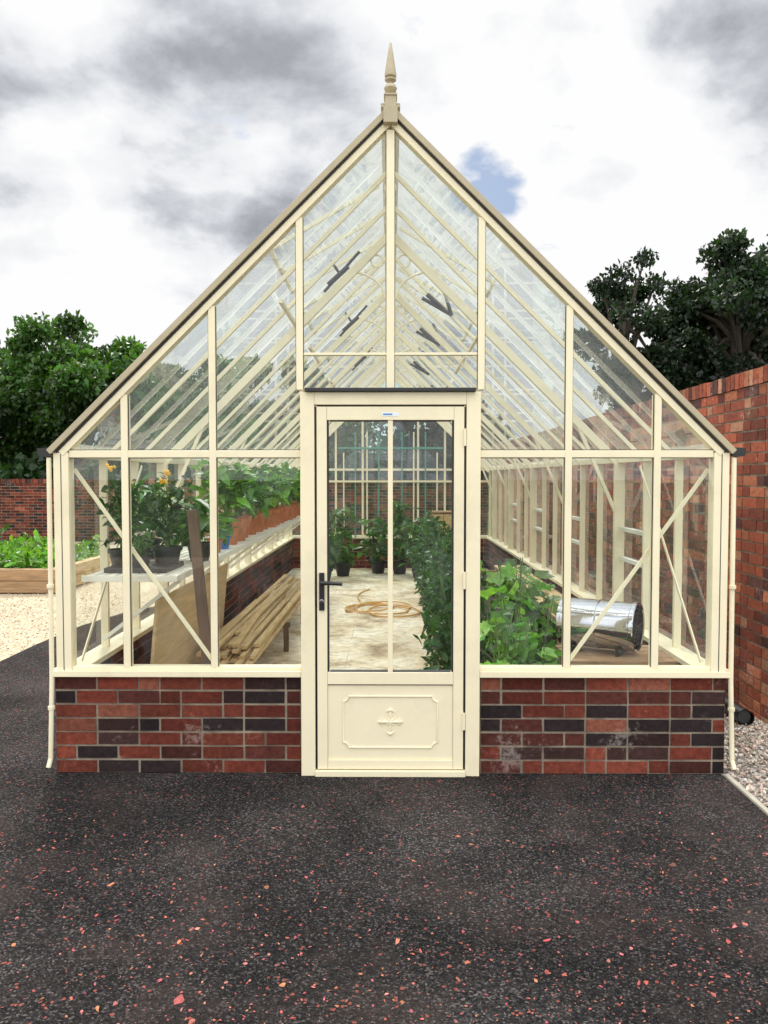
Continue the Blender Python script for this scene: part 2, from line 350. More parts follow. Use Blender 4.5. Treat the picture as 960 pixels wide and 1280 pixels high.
cc=np.array([(0.52,0.42,0.27)])*rng.lognormal(0,0.3,(n,1)); sz=rng.lognormal(-4.7,0.3,n)
scatter('tan_gravel_stones',OCT_V,OCT_F,np.stack([gx,gy,np.full(n,-0.012)],1),rot_rand(n,0.8),np.stack([sz,sz*.8,sz*.6],1),cc.clip(.02,.8),M_stone,jit=0.15)

# ---------------------------------------------------------------- garden walls
brick_wall('garden_wall',(2.54,0.92),(0,1),15.0,-0.05,2.20,0.215,pal=PAL_OR,bond='flemish',coping=True,bm=M_brickw)
brick_wall('boundary_wall',(-20,16.2),(1,0),22.4,-0.05,1.42,0.215,pal=PAL_DK,bond='stretcher',coping=True)

# ---------------------------------------------------------------- greenhouse
GH=empty('greenhouse')
LEN=9.92; BAY=0.62; ZS=0.545; ZE=1.71; ZR=3.43
def zroof(x): return ZR-(abs(x))*(ZR-ZE)/1.74
PL=0.11
brick_wall('front_plinth',(-1.795,0.055),(1,0),1.795-0.475,0,ZS-0.02,PL,GH,PAL_DK,'mixed')
brick_wall('front_plinth_b',(0.478,0.055),(1,0),1.785-0.478,0,ZS-0.02,PL,GH,PAL_DK,'mixed')
brick_wall('side_plinth',(-1.735,0.112),(0,1),LEN-0.22,0,ZS-0.02,PL,GH,PAL_DK)
brick_wall('side_plinth_b',(1.725,0.112),(0,1),LEN-0.22,0,ZS-0.02,PL,GH,PAL_DK)
brick_wall('rear_plinth',(-1.775,LEN-0.05),(1,0),3.55,0,ZS-0.02,PL,GH,PAL_DK)
mb=MB(); mb.add([(-1.67,0.10,0.016),(1.66,0.10,0.016),(1.66,LEN-.1,0.016),(-1.67,LEN-.1,0.016)],[(0,1,2,3)],M_floor); mb.obj('floor',GH)

F=MB(); G=MB()
def mull(x,z0,z1,y=0.0,w=0.040):
    F.box(x-w/2,x+w/2,y-0.014,y+0.010,z0,z1,M_cream)
    F.box(x-0.013,x+0.013,y+0.0105,y+0.055,z0,z1,M_cream)
    G.box(x-w/2-0.0035,x+w/2+0.0035,y-0.003,y+0.004,z0+0.002,z1-0.002,M_black)
def gable(y,front=True):
    for x in [-1.40,-0.935,0.935,1.40]: mull(x,ZS+0.03,zroof(x)-0.026,y,0.036)
    for x in (-0.475,0.475): mull(x,2.045 if front else ZS+.03,zroof(x)-0.026,y,0.036)
    mull(0,2.05 if front else ZS+0.03,ZR-0.05,y,0.042)
    for s in (-1,1):
        F.box(min(s*1.695,s*1.775),max(s*1.695,s*1.775),y-0.018,y+0.06,ZS-0.015,ZE+0.005,M_cream)
        G.box(min(s*1.733,s*1.737),max(s*1.733,s*1.737),y-0.0195,y-0.0175,ZS,ZE,M_black)
        a,b=(0.474,1.81) if front else (0.0,1.79)
        F.box(min(s*a,s*b),max(s*a,s*b),y-0.03,y+0.07,ZS-0.018,ZS+0.014,M_cream)
        F.box(min(s*a,s*1.694),max(s*a,s*1.694),y-0.012,y+0.05,ZS+0.0145,ZS+0.034,M_cream)
        F.box(min(s*a,s*1.694),max(s*a,s*1.694),y-0.011,y+0.052,ZE-0.020,ZE+0.018,M_cream)
        G.box(min(s*a,s*1.694),max(s*a,s*1.694),y-0.004,y+0.003,ZE-0.024,ZE+0.022,M_black)
        F.bar((s*1.735,y+0.012,ZE+0.0),(s*0.0,y+0.012,ZR-0.005),0.034,0.066,(s,0,1),M_cream)
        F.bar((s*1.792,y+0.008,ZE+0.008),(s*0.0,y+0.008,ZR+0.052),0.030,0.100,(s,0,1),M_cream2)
        G.bar((s*1.757,y+0.014,ZE+0.008),(s*0.0,y+0.014,ZR+0.021),0.008,0.08,(s,0,1),M_black)
gable(0.0)
F.box(-0.454,-0.0215,-0.008,0.03,2.225,2.238,M_cream); F.box(0.0215,0.454,-0.008,0.03,2.225,2.238,M_cream)
gable(LEN-0.06,False)
for k,x in enumerate(np.arange(-0.80,0.9,0.20)):
    F.box(x-0.012,x+0.012,LEN-0.10,LEN-0.07,0.1 if abs(x)<.6 else ZS,2.35 if abs(x)<.7 else 2.0,M_teal if k%2 else M_cream)
F.box(-1.7,1.7,LEN-0.12,LEN-0.1,1.49,1.525,M_cream); F.box(-.9,.9,LEN-0.12,LEN-0.1,2.06,2.09,M_teal)
for s in (-1,1): F.bar((s*1.69,LEN-.16,ZE-.03),(s*0.03,LEN-.16,ZR-.12),0.07,0.05,(s,0,1),M_cream)
nb=int(round(LEN/BAY))
for i in range(1,nb):
    y=i*BAY; main=(i%3==0)
    for s in (-1,1):
        w=0.045 if main else 0.028; dpt=0.075 if main else 0.045
        F.box(min(s*1.755,s*(1.755-dpt)),max(s*1.755,s*(1.755-dpt)),y-w/2,y+w/2,ZS+.01,ZE-0.02,M_cream)
        off=0.03 if main else 0.018
        F.bar((s*(1.73-off*.7),y,ZE-off*.7),(s*0.022,y,ZR-off*1.4-0.02),0.026 if not main else 0.058,0.024 if not main else 0.038,(s,0,1),M_cream)
        if main:
            F.tube([(s*(0.04+0.26*(1-math.cos(t*math.pi/2))),y,ZR-0.52+0.20*math.sin(t*math.pi/2)) for t in np.linspace(0,1,8)],0.009,M_cream,6)
            F.tube([(s*(0.10+0.045*math.cos(t)),y,ZR-0.24+0.045*math.sin(t)) for t in np.linspace(0,6.28,13)],0.007,M_cream,5,caps=False)
            F.bar((s*1.70,y,1.30),(s*1.40,y,1.98),0.026,0.026,(1,0,0),M_cream)
    F.box(-0.016,0.016,y-0.016,y+0.016,ZR-0.19,ZR-0.115,M_cream)
F.box(-0.022,0.022,0.07,LEN-.08,ZR-0.115,ZR+0.03,M_cream)
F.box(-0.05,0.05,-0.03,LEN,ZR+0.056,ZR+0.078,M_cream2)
for y in np.arange(0.31,LEN-.3,0.62): F.tube([(0.03*math.cos(t),y,ZR-0.235+0.03*math.sin(t)) for t in np.linspace(0,6.28,11)],0.005,M_cream,5,caps=False)
for s in (-1,1):
    F.box(min(s*1.70,s*1.765),max(s*1.70,s*1.765),0.062,LEN-.08,ZE-0.018,ZE+0.03,M_cream)
    F.box(min(s*1.65,s*1.785),max(s*1.65,s*1.785),0.072,LEN-.08,ZS-0.018,ZS+0.012,M_cream)
    for ym in ((1.55,3.4,5.9) if s<0 else (2.45,4.0,6.4)):
        y0,y1=ym-.6,ym+.6
        # propped-open ridge vent: frame hinged at the ridge, standing proud of the slope
        a=Vector((s*0.07,0,ZR-0.0)); ang=math.radians(45-15); ln=0.80
        b=a+Vector((s*math.cos(ang)*ln,0,-math.sin(ang)*ln))
        for yy in (y0,(y0+y1)/2,y1): F.bar((a.x,yy,a.z),(b.x,yy,b.z),0.024,0.024,(0,0,1),M_cream)
        F.bar((b.x,y0,b.z),(b.x,y1,b.z),0.034,0.026,(0,0,1),M_cream)
        F.bar((s*0.70,y0,zroof(.70)-.03),(s*0.70,y1,zroof(.70)-.03),0.026,0.026,(0,0,1),M_cream)
        G.tube([(s*0.44,ym,zroof(.44)-0.05),(s*0.30,ym,zroof(.30)-0.06)],0.019,M_blackp,8)
        if s<0:
            G.tube([(s*0.47,ym,zroof(.47)-0.07),(s*0.22,ym+0.02,zroof(.22)-0.03)],0.011,M_blackp,6)
            G.tube([(s*0.36,ym,zroof(.36)-0.05),(s*0.42,ym,zroof(.42)+0.10)],0.010,M_blackp,6)
        else:
            G.tube([(s*0.26,ym,zroof(.26)-0.13),(s*0.50,ym,zroof(.50)-0.03)],0.015,M_blackp,6)
            G.tube([(s*0.50,ym,zroof(.50)-0.03),(s*0.43,ym+.02,zroof(.43)+0.12)],0.015,M_blackp,6)
    F.bar((s*1.70,0.075,ZE-0.08),(s*0.95,0.075,ZS+0.03),0.022,0.008,(1,0,0),M_cream)
    F.bar((s*1.685,0.10,ZS+0.04),(s*1.685,1.24,ZE-0.05),0.022,0.008,(0,1,0),M_cream)
    F.bar((s*1.685,LEN-.1,ZS+0.04),(s*1.685,LEN-1.24,ZE-0.05),0.022,0.008,(0,1,0),M_cream)
    for i in (2,5,8,11):
        y=i*BAY
        for z in (0.98,1.20):
            F.box(min(s*1.72,s*1.75),max(s*1.72,s*1.75),y+0.035,y+BAY-0.035,z-0.015,z+0.015,M_bench)
    F.box(min(s*1.785,s*1.85),max(s*1.785,s*1.85),-0.01,LEN,ZE-0.01,ZE+0.022,M_blackp)
    G.add([(s*1.76,-0.028,ZE+0.036),(s*1.856,-0.028,ZE+0.028),(s*1.850,-0.028,ZE-0.012),(s*1.80,-0.028,ZE-0.020),
           (s*1.76,-0.012,ZE+0.036),(s*1.856,-0.012,ZE+0.028),(s*1.850,-0.012,ZE-0.012),(s*1.80,-0.012,ZE-0.020)],
          [(0,1,2,3),(7,6,5,4),(0,4,5,1),(1,5,6,2),(2,6,7,3),(3,7,4,0)],M_blackp)
    F.tube([(s*1.800,-0.012,ZE-0.02),(s*1.800,-0.020,ZS-.03),(s*1.810,-0.03,0.09),(s*1.815,-0.05,0.045)],0.013,M_cream,10)
    for z in (0.35,1.0): F.tube([(s*(1.800 if z>.5 else 1.805),-0.022,z),(s*(1.800 if z>.5 else 1.805),-0.022,z+.02)],0.018,M_cream,10)
F.obj('frame',GH,bevel=0.0018); G.obj('seals_and_openers',GH)
A=MB()
A.add([(-1.7,0.006,ZS+.03),(-0.49,0.006,ZS+.03),(-0.49,0.006,2.05),(0.49,0.006,2.05),(0.49,0.006,ZS+.03),(1.7,0.006,ZS+.03),(1.7,0.006,ZE),(0,0.006,ZR),(-1.7,0.006,ZE)],[(0,1,2,8),(2,7,8),(2,3,7),(3,6,7),(3,4,5,6)],M_glass)
A.add([(-1.7,LEN-.05,ZS),(1.7,LEN-.05,ZS),(1.7,LEN-.05,ZE),(0,LEN-.05,ZR),(-1.7,LEN-.05,ZE)],[(0,1,2,3,4)],M_glassd)
A.obj('gable_glass',GH)
A=MB()
for s in (-1,1):
    A.add([(s*1.748,0.07,ZS),(s*1.748,LEN-.05,ZS),(s*1.748,LEN-.05,ZE),(s*1.748,0.07,ZE)],[(0,1,2,3)],M_glass)
    A.add([(s*1.748,0.07,ZE+.012),(s*1.748,LEN-.05,ZE+.012),(s*0.03,LEN-.05,ZR),(s*0.03,0.07,ZR)],[(0,1,2,3)],M_glassr)
A.obj('roof_and_side_glass',GH)
Fi=MB()
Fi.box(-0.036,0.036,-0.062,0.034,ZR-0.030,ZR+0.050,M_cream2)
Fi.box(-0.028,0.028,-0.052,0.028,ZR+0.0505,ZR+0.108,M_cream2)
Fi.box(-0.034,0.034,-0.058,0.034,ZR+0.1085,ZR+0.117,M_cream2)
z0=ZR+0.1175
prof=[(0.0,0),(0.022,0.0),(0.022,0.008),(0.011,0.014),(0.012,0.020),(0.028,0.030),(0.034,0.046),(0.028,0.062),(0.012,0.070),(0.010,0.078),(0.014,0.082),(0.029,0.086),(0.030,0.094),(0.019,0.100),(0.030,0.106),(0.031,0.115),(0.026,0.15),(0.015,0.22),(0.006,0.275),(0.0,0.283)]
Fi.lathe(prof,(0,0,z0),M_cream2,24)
Fi.obj('finial',GH,smooth=True)
# ---- door
D=empty('door',GH)
d=MB()
for s in (-1,1):
    d.box(min(s*0.398,s*0.472),max(s*0.398,s*0.472),-0.035,0.055,0.0,2.03,M_cream)
    d.box(min(s*0.333,s*0.386),max(s*0.333,s*0.386),-0.030,0.02,0.035,1.955,M_cream)
    d.box(min(s*0.3865,s*0.3975),max(s*0.3865,s*0.3975),-0.012,0.02,0.03,1.955,M_blackp)
d.box(-0.397,0.397,-0.035,0.055,1.965,2.03,M_cream)
d.box(-0.397,0.397,-0.05,0.055,0.0,0.03,M_cream)
d.box(-0.386,0.386,-0.012,0.02,1.9555,1.9645,M_blackp)
d.box(-0.332,0.332,-0.030,0.02,1.885,1.955,M_cream)
d.box(-0.332,0.332,-0.030,0.02,0.490,0.555,M_cream)
d.box(-0.332,0.332,-0.030,0.02,0.035,0.085,M_cream)
d.box(-0.332,0.332,-0.020,0.01,0.0855,0.4895,M_cream)
d.box(-0.013,0.013,-0.026,0.02,0.556,1.884,M_cream)
for s in (-1,1):
    d.box(min(s*0.324,s*0.3325),max(s*0.324,s*0.3325),-0.022,0.012,0.556,1.884,M_black)
d.box(-0.32,0.32,-0.022,0.012,1.879,1.8845,M_black)
d.box(-0.32,0.32,-0.022,0.012,0.5555,0.560,M_black)
d.box(-0.332,0.332,-0.0245,-0.0205,0.4845,0.4890,M_black)
d.obj('leaf_and_frame',D,bevel=0.003)
b=MB(); b.box(-0.445,0.445,-0.065,0.03,2.032,2.050,M_blackp); b.obj('drip_strip',D,bevel=0.002)
g=MB(); g.add([(-0.325,0.0,0.556),(0.325,0.0,0.556),(0.325,0.0,1.884),(-0.325,0.0,1.884)],[(0,1,2,3)],M_glass); g.obj('glass',D)
m=MB(); x1,zb,zt,nt_=0.25,0.150,0.425,0.028; pts=[]
def arc(cx,cz,a0,a1):
    return [(cx+nt_*math.cos(math.radians(a0+(a1-a0)*i/5)),-0.0215,cz+nt_*math.sin(math.radians(a0+(a1-a0)*i/5))) for i in range(6)]
pts+=arc(-x1,zt,-90,0)+arc(x1,zt,180,270)+arc(x1,zb,90,180)+arc(-x1,zb,0,90)
pts.append(pts[0])
m.tube(pts,0.0055,M_cream,6,caps=False)
cz=0.288
for k in range(4):
    a=k*math.pi/2; dx,dz=math.sin(a),math.cos(a); r=0.075 if k%2==0 else 0.066
    m.tube([(dx*t*r,-0.0215,cz+dz*t*r) for t in (0,.25,.5,.72,.85,1)],[0.011,0.006,0.010,0.006,0.012,0.002],M_cream,8)
    for q in (-1,1):
        m.tube([(dx*.7*r+q*dz*t*0.022,-0.0215,cz+dz*(.7*r+.008*math.sin(t*3))-q*dx*t*.022) for t in (0,.5,1)],[0.006,0.006,0.002],M_cream,6)
    a+=math.pi/4; m.tube([(math.sin(a)*t,-0.0215,cz+math.cos(a)*t) for t in (0,.016,.03)],[0.006,0.006,0.001],M_cream,6)
m.obj('panel_moulding',D,smooth=True)
h=MB()
h.box(-0.375,-0.347,-0.040,-0.0305,0.885,1.085,M_blackp)
h.tube([(-0.361,-0.04,1.035),(-0.361,-0.085,1.035)],0.011,M_blackp,12)
h.tube([(-0.363,-0.082,1.035),(-0.33,-0.086,1.036),(-0.28,-0.086,1.033),(-0.250,-0.082,1.030)],[0.012,0.011,0.010,0.009],M_blackp,12)
h.tube([(-0.361,-0.0405,0.935),(-0.361,-0.052,0.935)],0.011,M_steel,12)
h.obj('handle',D,bevel=0.003)
s_=MB(); s_.box(-0.045,0.045,-0.0315,-0.0302,1.905,1.925,M_sticker)
s_.box(-0.038,0.01,-0.0325,-0.0317,1.911,1.919,M_blue); s_.obj('sticker',D)
for i,z in enumerate((0.25,1.0,1.75)):
    q=MB(); q.tube([(0.389,-0.036,z),(0.389,-0.036,z+0.09)],0.008,M_cream,10); q.obj('hinge_%d'%i,D)

# ---------------------------------------------------------------- plants
def plant(name,base,height,spread,nleaf,lsize,col,tmpl='leaf',pot=None,stems=3,tilt=0.6,lean=(0,0),low=0.1,flower=None,var=.3):
    root=empty(name); x,y,z=base; mb=MB(); P=[]
    if pot:
        pr,ph,pm=pot
        mb.lathe([(0,0),(pr*0.72,0),(pr*0.95,ph*0.8),(pr*1.06,ph*0.8),(pr*1.08,ph),(pr*0.96,ph),(pr*0.93,ph*0.9),(0,ph*0.9)],(x,y,z),pm,18)
        z+=ph*0.9
        mb.lathe([(0,0.003),(pr*.9,0.003)],(x,y,z),M_soil,14)
    tips=[]
    for i in range(stems):
        a=rng.uniform(0,6.28); r=spread*rng.uniform(0.15,0.75); pts=[]
        for t in np.linspace(0,1,6):
            pts.append((x+lean[0]*t+math.cos(a)*r*t**1.2+rng.normal(0,0.006),y+lean[1]*t+math.sin(a)*r*t**1.2,z+height*0.92*t*(1-0.12*r/spread)))
        mb.tube(pts,[max(0.0022,0.006*(1-0.6*t))*(1+height*0.4) for t in np.linspace(0,1,6)],M_stem,6)
        tips.append(np.array(pts))
    per=nleaf//stems; pos=[]
    for st in tips:
        tt=rng.uniform(low,1,per)*5; i0=np.minimum(tt.astype(int),4); fr=tt-i0
        c=st[i0]*(1-fr[:,None])+st[i0+1]*fr[:,None]
        rel=tt/5
        wd=spread*(0.6*np.sin(np.clip(rel,0,1)*2.6+0.35)+0.12)
        an=rng.uniform(0,6.28,per); rr=rng.uniform(0.1,1,per)**0.6*wd
        c[:,0]+=np.cos(an)*rr; c[:,1]+=np.sin(an)*rr; c[:,2]+=rng.normal(0,0.03,per)-rr*0.15
        pos.append(c)
        for j in range(0,per,max(1,per//10)):
            s0=st[i0[j]]; mb.tube([tuple(s0),tuple((s0+c[j])/2+np.array([0,0,0.015])),tuple(c[j])],0.0018,M_stem,4)
    pos=np.concatenate(pos); n=len(pos)
    tv,tf={'leaf':(LEAF_V,LEAF_F),'lob':(LOB_V,LOB_F),'q':(QL_V,QL_F)}[tmpl]
    mb.obj('pot_and_stems' if pot else 'stems',root,smooth=True)
    sc=lsize*rng.uniform(0.55,1.2,n)
    scatter('leaves',tv,tf,pos,rot_rand(n,tilt),sc,leafcol(n,col,var),M_leaf,root,jit=0.03,smooth=True)
    if flower:
        fn,fc,fs=flower; an=rng.uniform(0,6.28,fn); fp=np.stack([x+np.cos(an)*spread*.4,y+np.sin(an)*spread*.4,z+height*rng.uniform(.85,1.05,fn)],1)
        fp=np.repeat(fp,9,0)+rng.normal(0,fs*.35,(fn*9,3))
        scatter('flowers',OCT_V,OCT_F,fp,rot_rand(fn*9),np.full(fn*9,fs*.4),np.tile(fc,(fn*9,1)),M_leaf,root,jit=.1)
    return root

BZ=1.05
be=empty('potting_bench'); b=MB()
for k in range(9):
    xx=-1.66+k*0.054
    b.box(xx,xx+0.042,0.12,8.2,BZ-0.015,BZ,M_bench)
b.box(-1.18,-1.155,0.11,8.2,BZ-0.032,BZ+.004,M_bench); b.box(-1.68,-1.155,0.095,0.109,BZ-0.032,BZ+.002,M_bench)
for y in np.arange(0.3,8.2,1.24):
    b.box(-1.66,-1.18,y,y+0.025,BZ-0.045,BZ-0.017,M_bench)
    b.bar((-1.20,y+.015,BZ-.05),(-1.64,y+.015,0.66),0.022,0.022,(0,1,0),M_bench)
b.obj('slatted_top',be,bevel=0.002)
GREEN=(0.060,0.15,0.025); DKG=(0.026,0.066,0.016); LG=(0.12,0.25,0.035)
plant('marigold_plant',(-1.56,0.42,BZ),0.46,0.15,190,0.07,DKG,pot=(0.075,0.12,M_potblk),stems=5,flower=(2,(0.85,0.56,0.02),0.028),low=.2)
plant('marigold_plant',(-1.32,0.50,BZ),0.46,0.15,180,0.07,DKG,pot=(0.085,0.13,M_potblk),stems=5,flower=(2,(0.85,0.56,0.02),0.028),low=.2)
plant('pepper_plant',(-1.22,0.90,BZ),0.30,0.20,60,0.17,GREEN,pot=(0.08,0.12,M_potblk),stems=4,tilt=0.5,low=.3)
plant('pepper_plant',(-1.60,1.05,BZ),0.42,0.22,80,0.17,GREEN,pot=(0.09,0.13,M_potblk),stems=4,tilt=0.5)
plant('seedling_pot',(-1.42,0.30,BZ),0.12,0.08,40,0.06,GREEN,pot=(0.06,0.10,M_potblk),stems=3)
t=MB(); t.box(-1.60,-1.25,0.22,0.62,BZ+.001,BZ+.03,M_potblk); t.obj('seed_tray',bevel=0.004)
for i,y in enumerate(np.arange(2.2,7.8,0.38)):
    plant('pepper_plant',(-1.31+rng.normal(0,.02),y,BZ),0.42+rng.uniform(-.05,.14),0.24,170,0.14,(0.06,0.155,0.022) if i%3 else LG,pot=(0.105,0.19,M_terra),stems=5,tilt=0.55,low=0.40)
for i,y in enumerate((1.5,1.8)):
    plant('basil_plant',(-1.25,y,BZ),0.18,0.13,70,0.08,GREEN,pot=(0.055,0.10,M_potblu if i else M_terra),stems=4,low=.35)
for i,y in enumerate(np.arange(1.25,7.4,0.52)):
    plant('tomato_plant',(0.53+rng.normal(0,.04),y,0.10),0.92+rng.uniform(-.15,.18),0.28,440,0.09,(0.034,0.095,0.020),stems=4,tilt=0.8,low=0.02)
CU=(0.135,0.29,0.060)
for (x,y,h_) in ((0.66,0.38,0.78),(0.88,0.46,0.62),(0.72,0.85,0.98),(1.0,1.15,0.80),(0.92,1.7,1.0),(1.06,0.36,0.42),(1.45,1.3,0.45)):
    plant('cucumber_plant',(x,y,0.10),h_,0.25,44,0.170,CU,tmpl='lob',stems=5,tilt=0.65,low=0.15,var=.45)
plant('courgette_plant',(1.1,2.5,0.10),0.75,0.35,60,0.22,(0.10,0.22,0.045),tmpl='lob',stems=5,tilt=0.5)
plant('courgette_plant',(1.2,3.6,0.10),0.6,0.35,60,0.22,(0.10,0.22,0.045),tmpl='lob',stems=5,tilt=0.5)
for (x,y,h_,s) in ((-0.75,8.7,1.0,.30),(-0.2,9.1,0.75,.32),(0.15,9.0,1.1,.30),(0.45,8.5,0.8,.3),(-1.0,8.0,0.6,.28)):
    plant('potted_fig',(x,y,0.016),h_,s,120,0.19,(0.06,0.14,0.026),pot=(0.13,0.20,M_potblk),stems=6,tilt=.6)
plant('herb_pot',(0.32,1.75,0.016),0.12,0.07,50,0.05,GREEN,pot=(0.075,0.14,M_potgrn),stems=3)
be=empty('planting_bed'); b=MB()
b.box(0.40,0.44,0.14,8.2,0.017,0.17,M_wood); b.box(0.44,1.65,8.16,8.2,0.017,0.17,M_wood)
b.add([(0.44,0.13,0.12),(1.65,0.13,0.12),(1.65,8.16,0.12),(0.44,8.16,0.12)],[(0,1,2,3)],M_soil)
b.box(1.30,1.45,1.9,6.0,0.45,0.48,M_wood); b.box(1.47,1.62,1.9,6.0,0.45,0.48,M_wood)
for y in (2.0,3.9,5.8): b.box(1.30,1.62,y,y+.06,0.12,0.449,M_wood)
b.obj('edging_and_soil',be,bevel=0.003)
st=empty('timber_stand'); b=MB()
for k in range(5): b.box(1.04,1.66,0.36+k*0.095,0.443+k*0.095,0.505,0.53,M_woodx)
for x in (1.06,1.60):
    for y in (0.40,0.76): b.box(x,x+.045,y,y+.045,0.12,0.504,M_woodx)
    b.box(x+.005,x+.04,0.446,0.759,0.44,0.503,M_woodx)
b.obj('slats_and_legs',st,bevel=0.003)
he=empty('fan_heater'); b=MB()
cx,cy,cz=1.27,0.62,0.70; R=0.145
ax=Vector((0.86,-0.51,0)).normalized(); sd=Vector((-ax.y,ax.x,0))
def cyl(r_l,mat,seg=40):
    vs=[];fs=[]
    for (r,l) in r_l:
        for k in range(seg):
            t_=2*math.pi*k/seg; p=Vector((cx,cy,cz))+ax*l+sd*(r*math.cos(t_))+Vector((0,0,r*math.sin(t_))); vs.append(p)
    for i in range(len(r_l)-1):
        for k in range(seg):
            k2=(k+1)%seg; fs.append((i*seg+k,i*seg+k2,(i+1)*seg+k2,(i+1)*seg+k))
    b.add(vs,fs,mat)
cyl([(R-.01,-0.225),(R,-0.23),(R+.006,-0.225),(R+.006,-0.21),(R,-0.205),(R,0.0),(R+.004,0.004),(R,0.008),(R,0.2),(R+.006,0.205),(R+.006,0.225),(R,0.23),(R-.012,0.225),(R-.014,0.12)],M_steel)
cyl([(0,0.12),(R-.014,0.12)],M_blackp); cyl([(0,-0.2),(R-.005,-0.2)],M_blackp)
cyl([(0,0.19),(0.03,0.19),(0.035,0.12)],M_steel)
c0=Vector((cx,cy,cz))+ax*0.215
for r in (0.035,0.06,0.085,0.11):
    b.tube([c0+sd*(r*math.cos(t_))+Vector((0,0,r*math.sin(t_))) for t_ in np.linspace(0,2*math.pi,25)],0.002,M_blackp,5,caps=False)
for k in range(6):
    t_=k*math.pi/3; b.tube([c0,c0+sd*(R*.95*math.cos(t_))+Vector((0,0,R*.95*math.sin(t_)))],0.002,M_blackp,5)
for l in (-0.15,0.13):
    p=Vector((cx,cy,0.5405))+ax*l
    b.bar(p-sd*.10,p+sd*.10,0.02,0.02,(0,0,1),M_blackp)
    for q in (-1,1): b.bar(p+sd*.09*q+Vector((0,0,.008)),p+sd*.09*q+Vector((0,0,0.06)),0.015,0.02,tuple(sd),M_blackp)
b.obj('casing',he,smooth=True)
b=MB(); b.bar((-1.40,0.42,0.44),(-1.40,2.5,0.44),0.86,0.018,(0.09,0,1),M_ply); b.obj('plywood_sheet')
b=MB(); b.bar((-0.97,0.20,0.02),(-1.130,0.34,1.40),0.060,0.028,(1,0,0),M_wooddk); b.obj('leaning_plank',bevel=0.003)
ts=empty('timber_stack'); b=MB()
for k in range(26):
    lay=k//7
    xx=-1.31+(k%7)*0.054+rng.normal(0,.008)
    y0=1.15+rng.uniform(-.25,.35)+lay*.12; y1=4.6+rng.uniform(-.9,1.0)
    b.bar((xx,y0,0.30+lay*0.034+rng.normal(0,.004)),(xx+rng.normal(0,.05),y1,0.30+lay*0.034+rng.normal(0,.006)),rng.uniform(.035,.05),0.026,(1,0,0),M_wood)
for y in (1.35,3.0,4.4):
    b.box(-1.38,-0.90,y,y+.05,0.235,0.278,M_wooddk)
    for x in (-1.36,-0.96): b.box(x,x+.045,y+.003,y+.047,0.017,0.234,M_wooddk)
b.obj('boards_and_trestles',ts,bevel=0.002)
cb=empty('wooden_cabinet'); b=MB(); b.box(0.60,0.98,7.9,8.12,0.35,1.05,M_woodx); b.box(0.58,1.0,7.88,8.14,1.052,1.075,M_woodx); b.box(0.62,0.785,7.885,7.898,0.4,1.03,M_wood); b.box(0.795,0.96,7.885,7.898,0.4,1.03,M_wood)
for x in (0.61,0.93):
    for y in (7.91,8.07): b.box(x,x+.04,y,y+.04,0.12,0.349,M_woodx)
b.obj('carcass',cb,bevel=0.003)
pts=[]
for i in range(190):
    t_=i/190*2*math.pi*3.6; r=0.25+0.10*math.sin(i*.071)+0.04*math.sin(t_*1.7)
    pts.append((-0.10+r*1.2*math.cos(t_)+.09*math.sin(i*.031),5.3+r*1.5*math.sin(t_)+.12*math.sin(i*.047),0.030+0.010*abs(math.sin(i*.21))))
lx,ly,_=pts[-1]
pts+=[(lx+.08*math.sin(k*.9)+k*.03,ly+k*0.28,0.03) for k in range(1,8)]
b=MB(); b.tube(pts,0.009,M_hose,8); b.obj('garden_hose',smooth=True)
b=MB(); b.tube([(2.27,0.88,0.05),(2.29,1.8,0.05)],0.05,M_blackp,18,caps=False); b.tube([(2.27,0.90,0.05),(2.27,0.94,0.05)],0.044,M_black,18); b.tube([(2.27,0.875,0.05),(2.27,0.91,0.05)],0.057,M_blackp,18,caps=False); b.obj('drain_pipe',smooth=True)

rb=empty('raised_bed'); b=MB()
for z in (0.0,0.165):
    b.box(-8.4,-6.6,6.85,7.0,z,z+0.160,M_woodx); b.box(-6.595,-4.55,6.853,7.002,z,z+0.158,M_woodx); b.box(-4.70,-4.55,7.005,9.6,z,z+0.160,M_wood)
b.box(-8.4,-4.703,7.005,9.6,-0.01,0.28,M_soil); b.obj('sleepers_and_soil',rb,bevel=0.008)
n=5200; x=rng.uniform(-8.4,-4.7,n); y=rng.uniform(7.0,9.5,n); z=0.3+rng.uniform(0,1,n)*(0.20+0.12*np.sin(x*5)*np.cos(y*4))
scatter('lettuces',LEAF_V,LEAF_F,np.stack([x,y,z],1),rot_rand(n,0.7),rng.uniform(.08,.17,n),leafcol(n,(0.13,0.28,0.035),.3),M_leaf,rb,jit=.04)
plant('chard_plant',(-6.5,8.5,0.3),0.55,0.5,250,0.16,(0.04,0.11,0.03),stems=6)

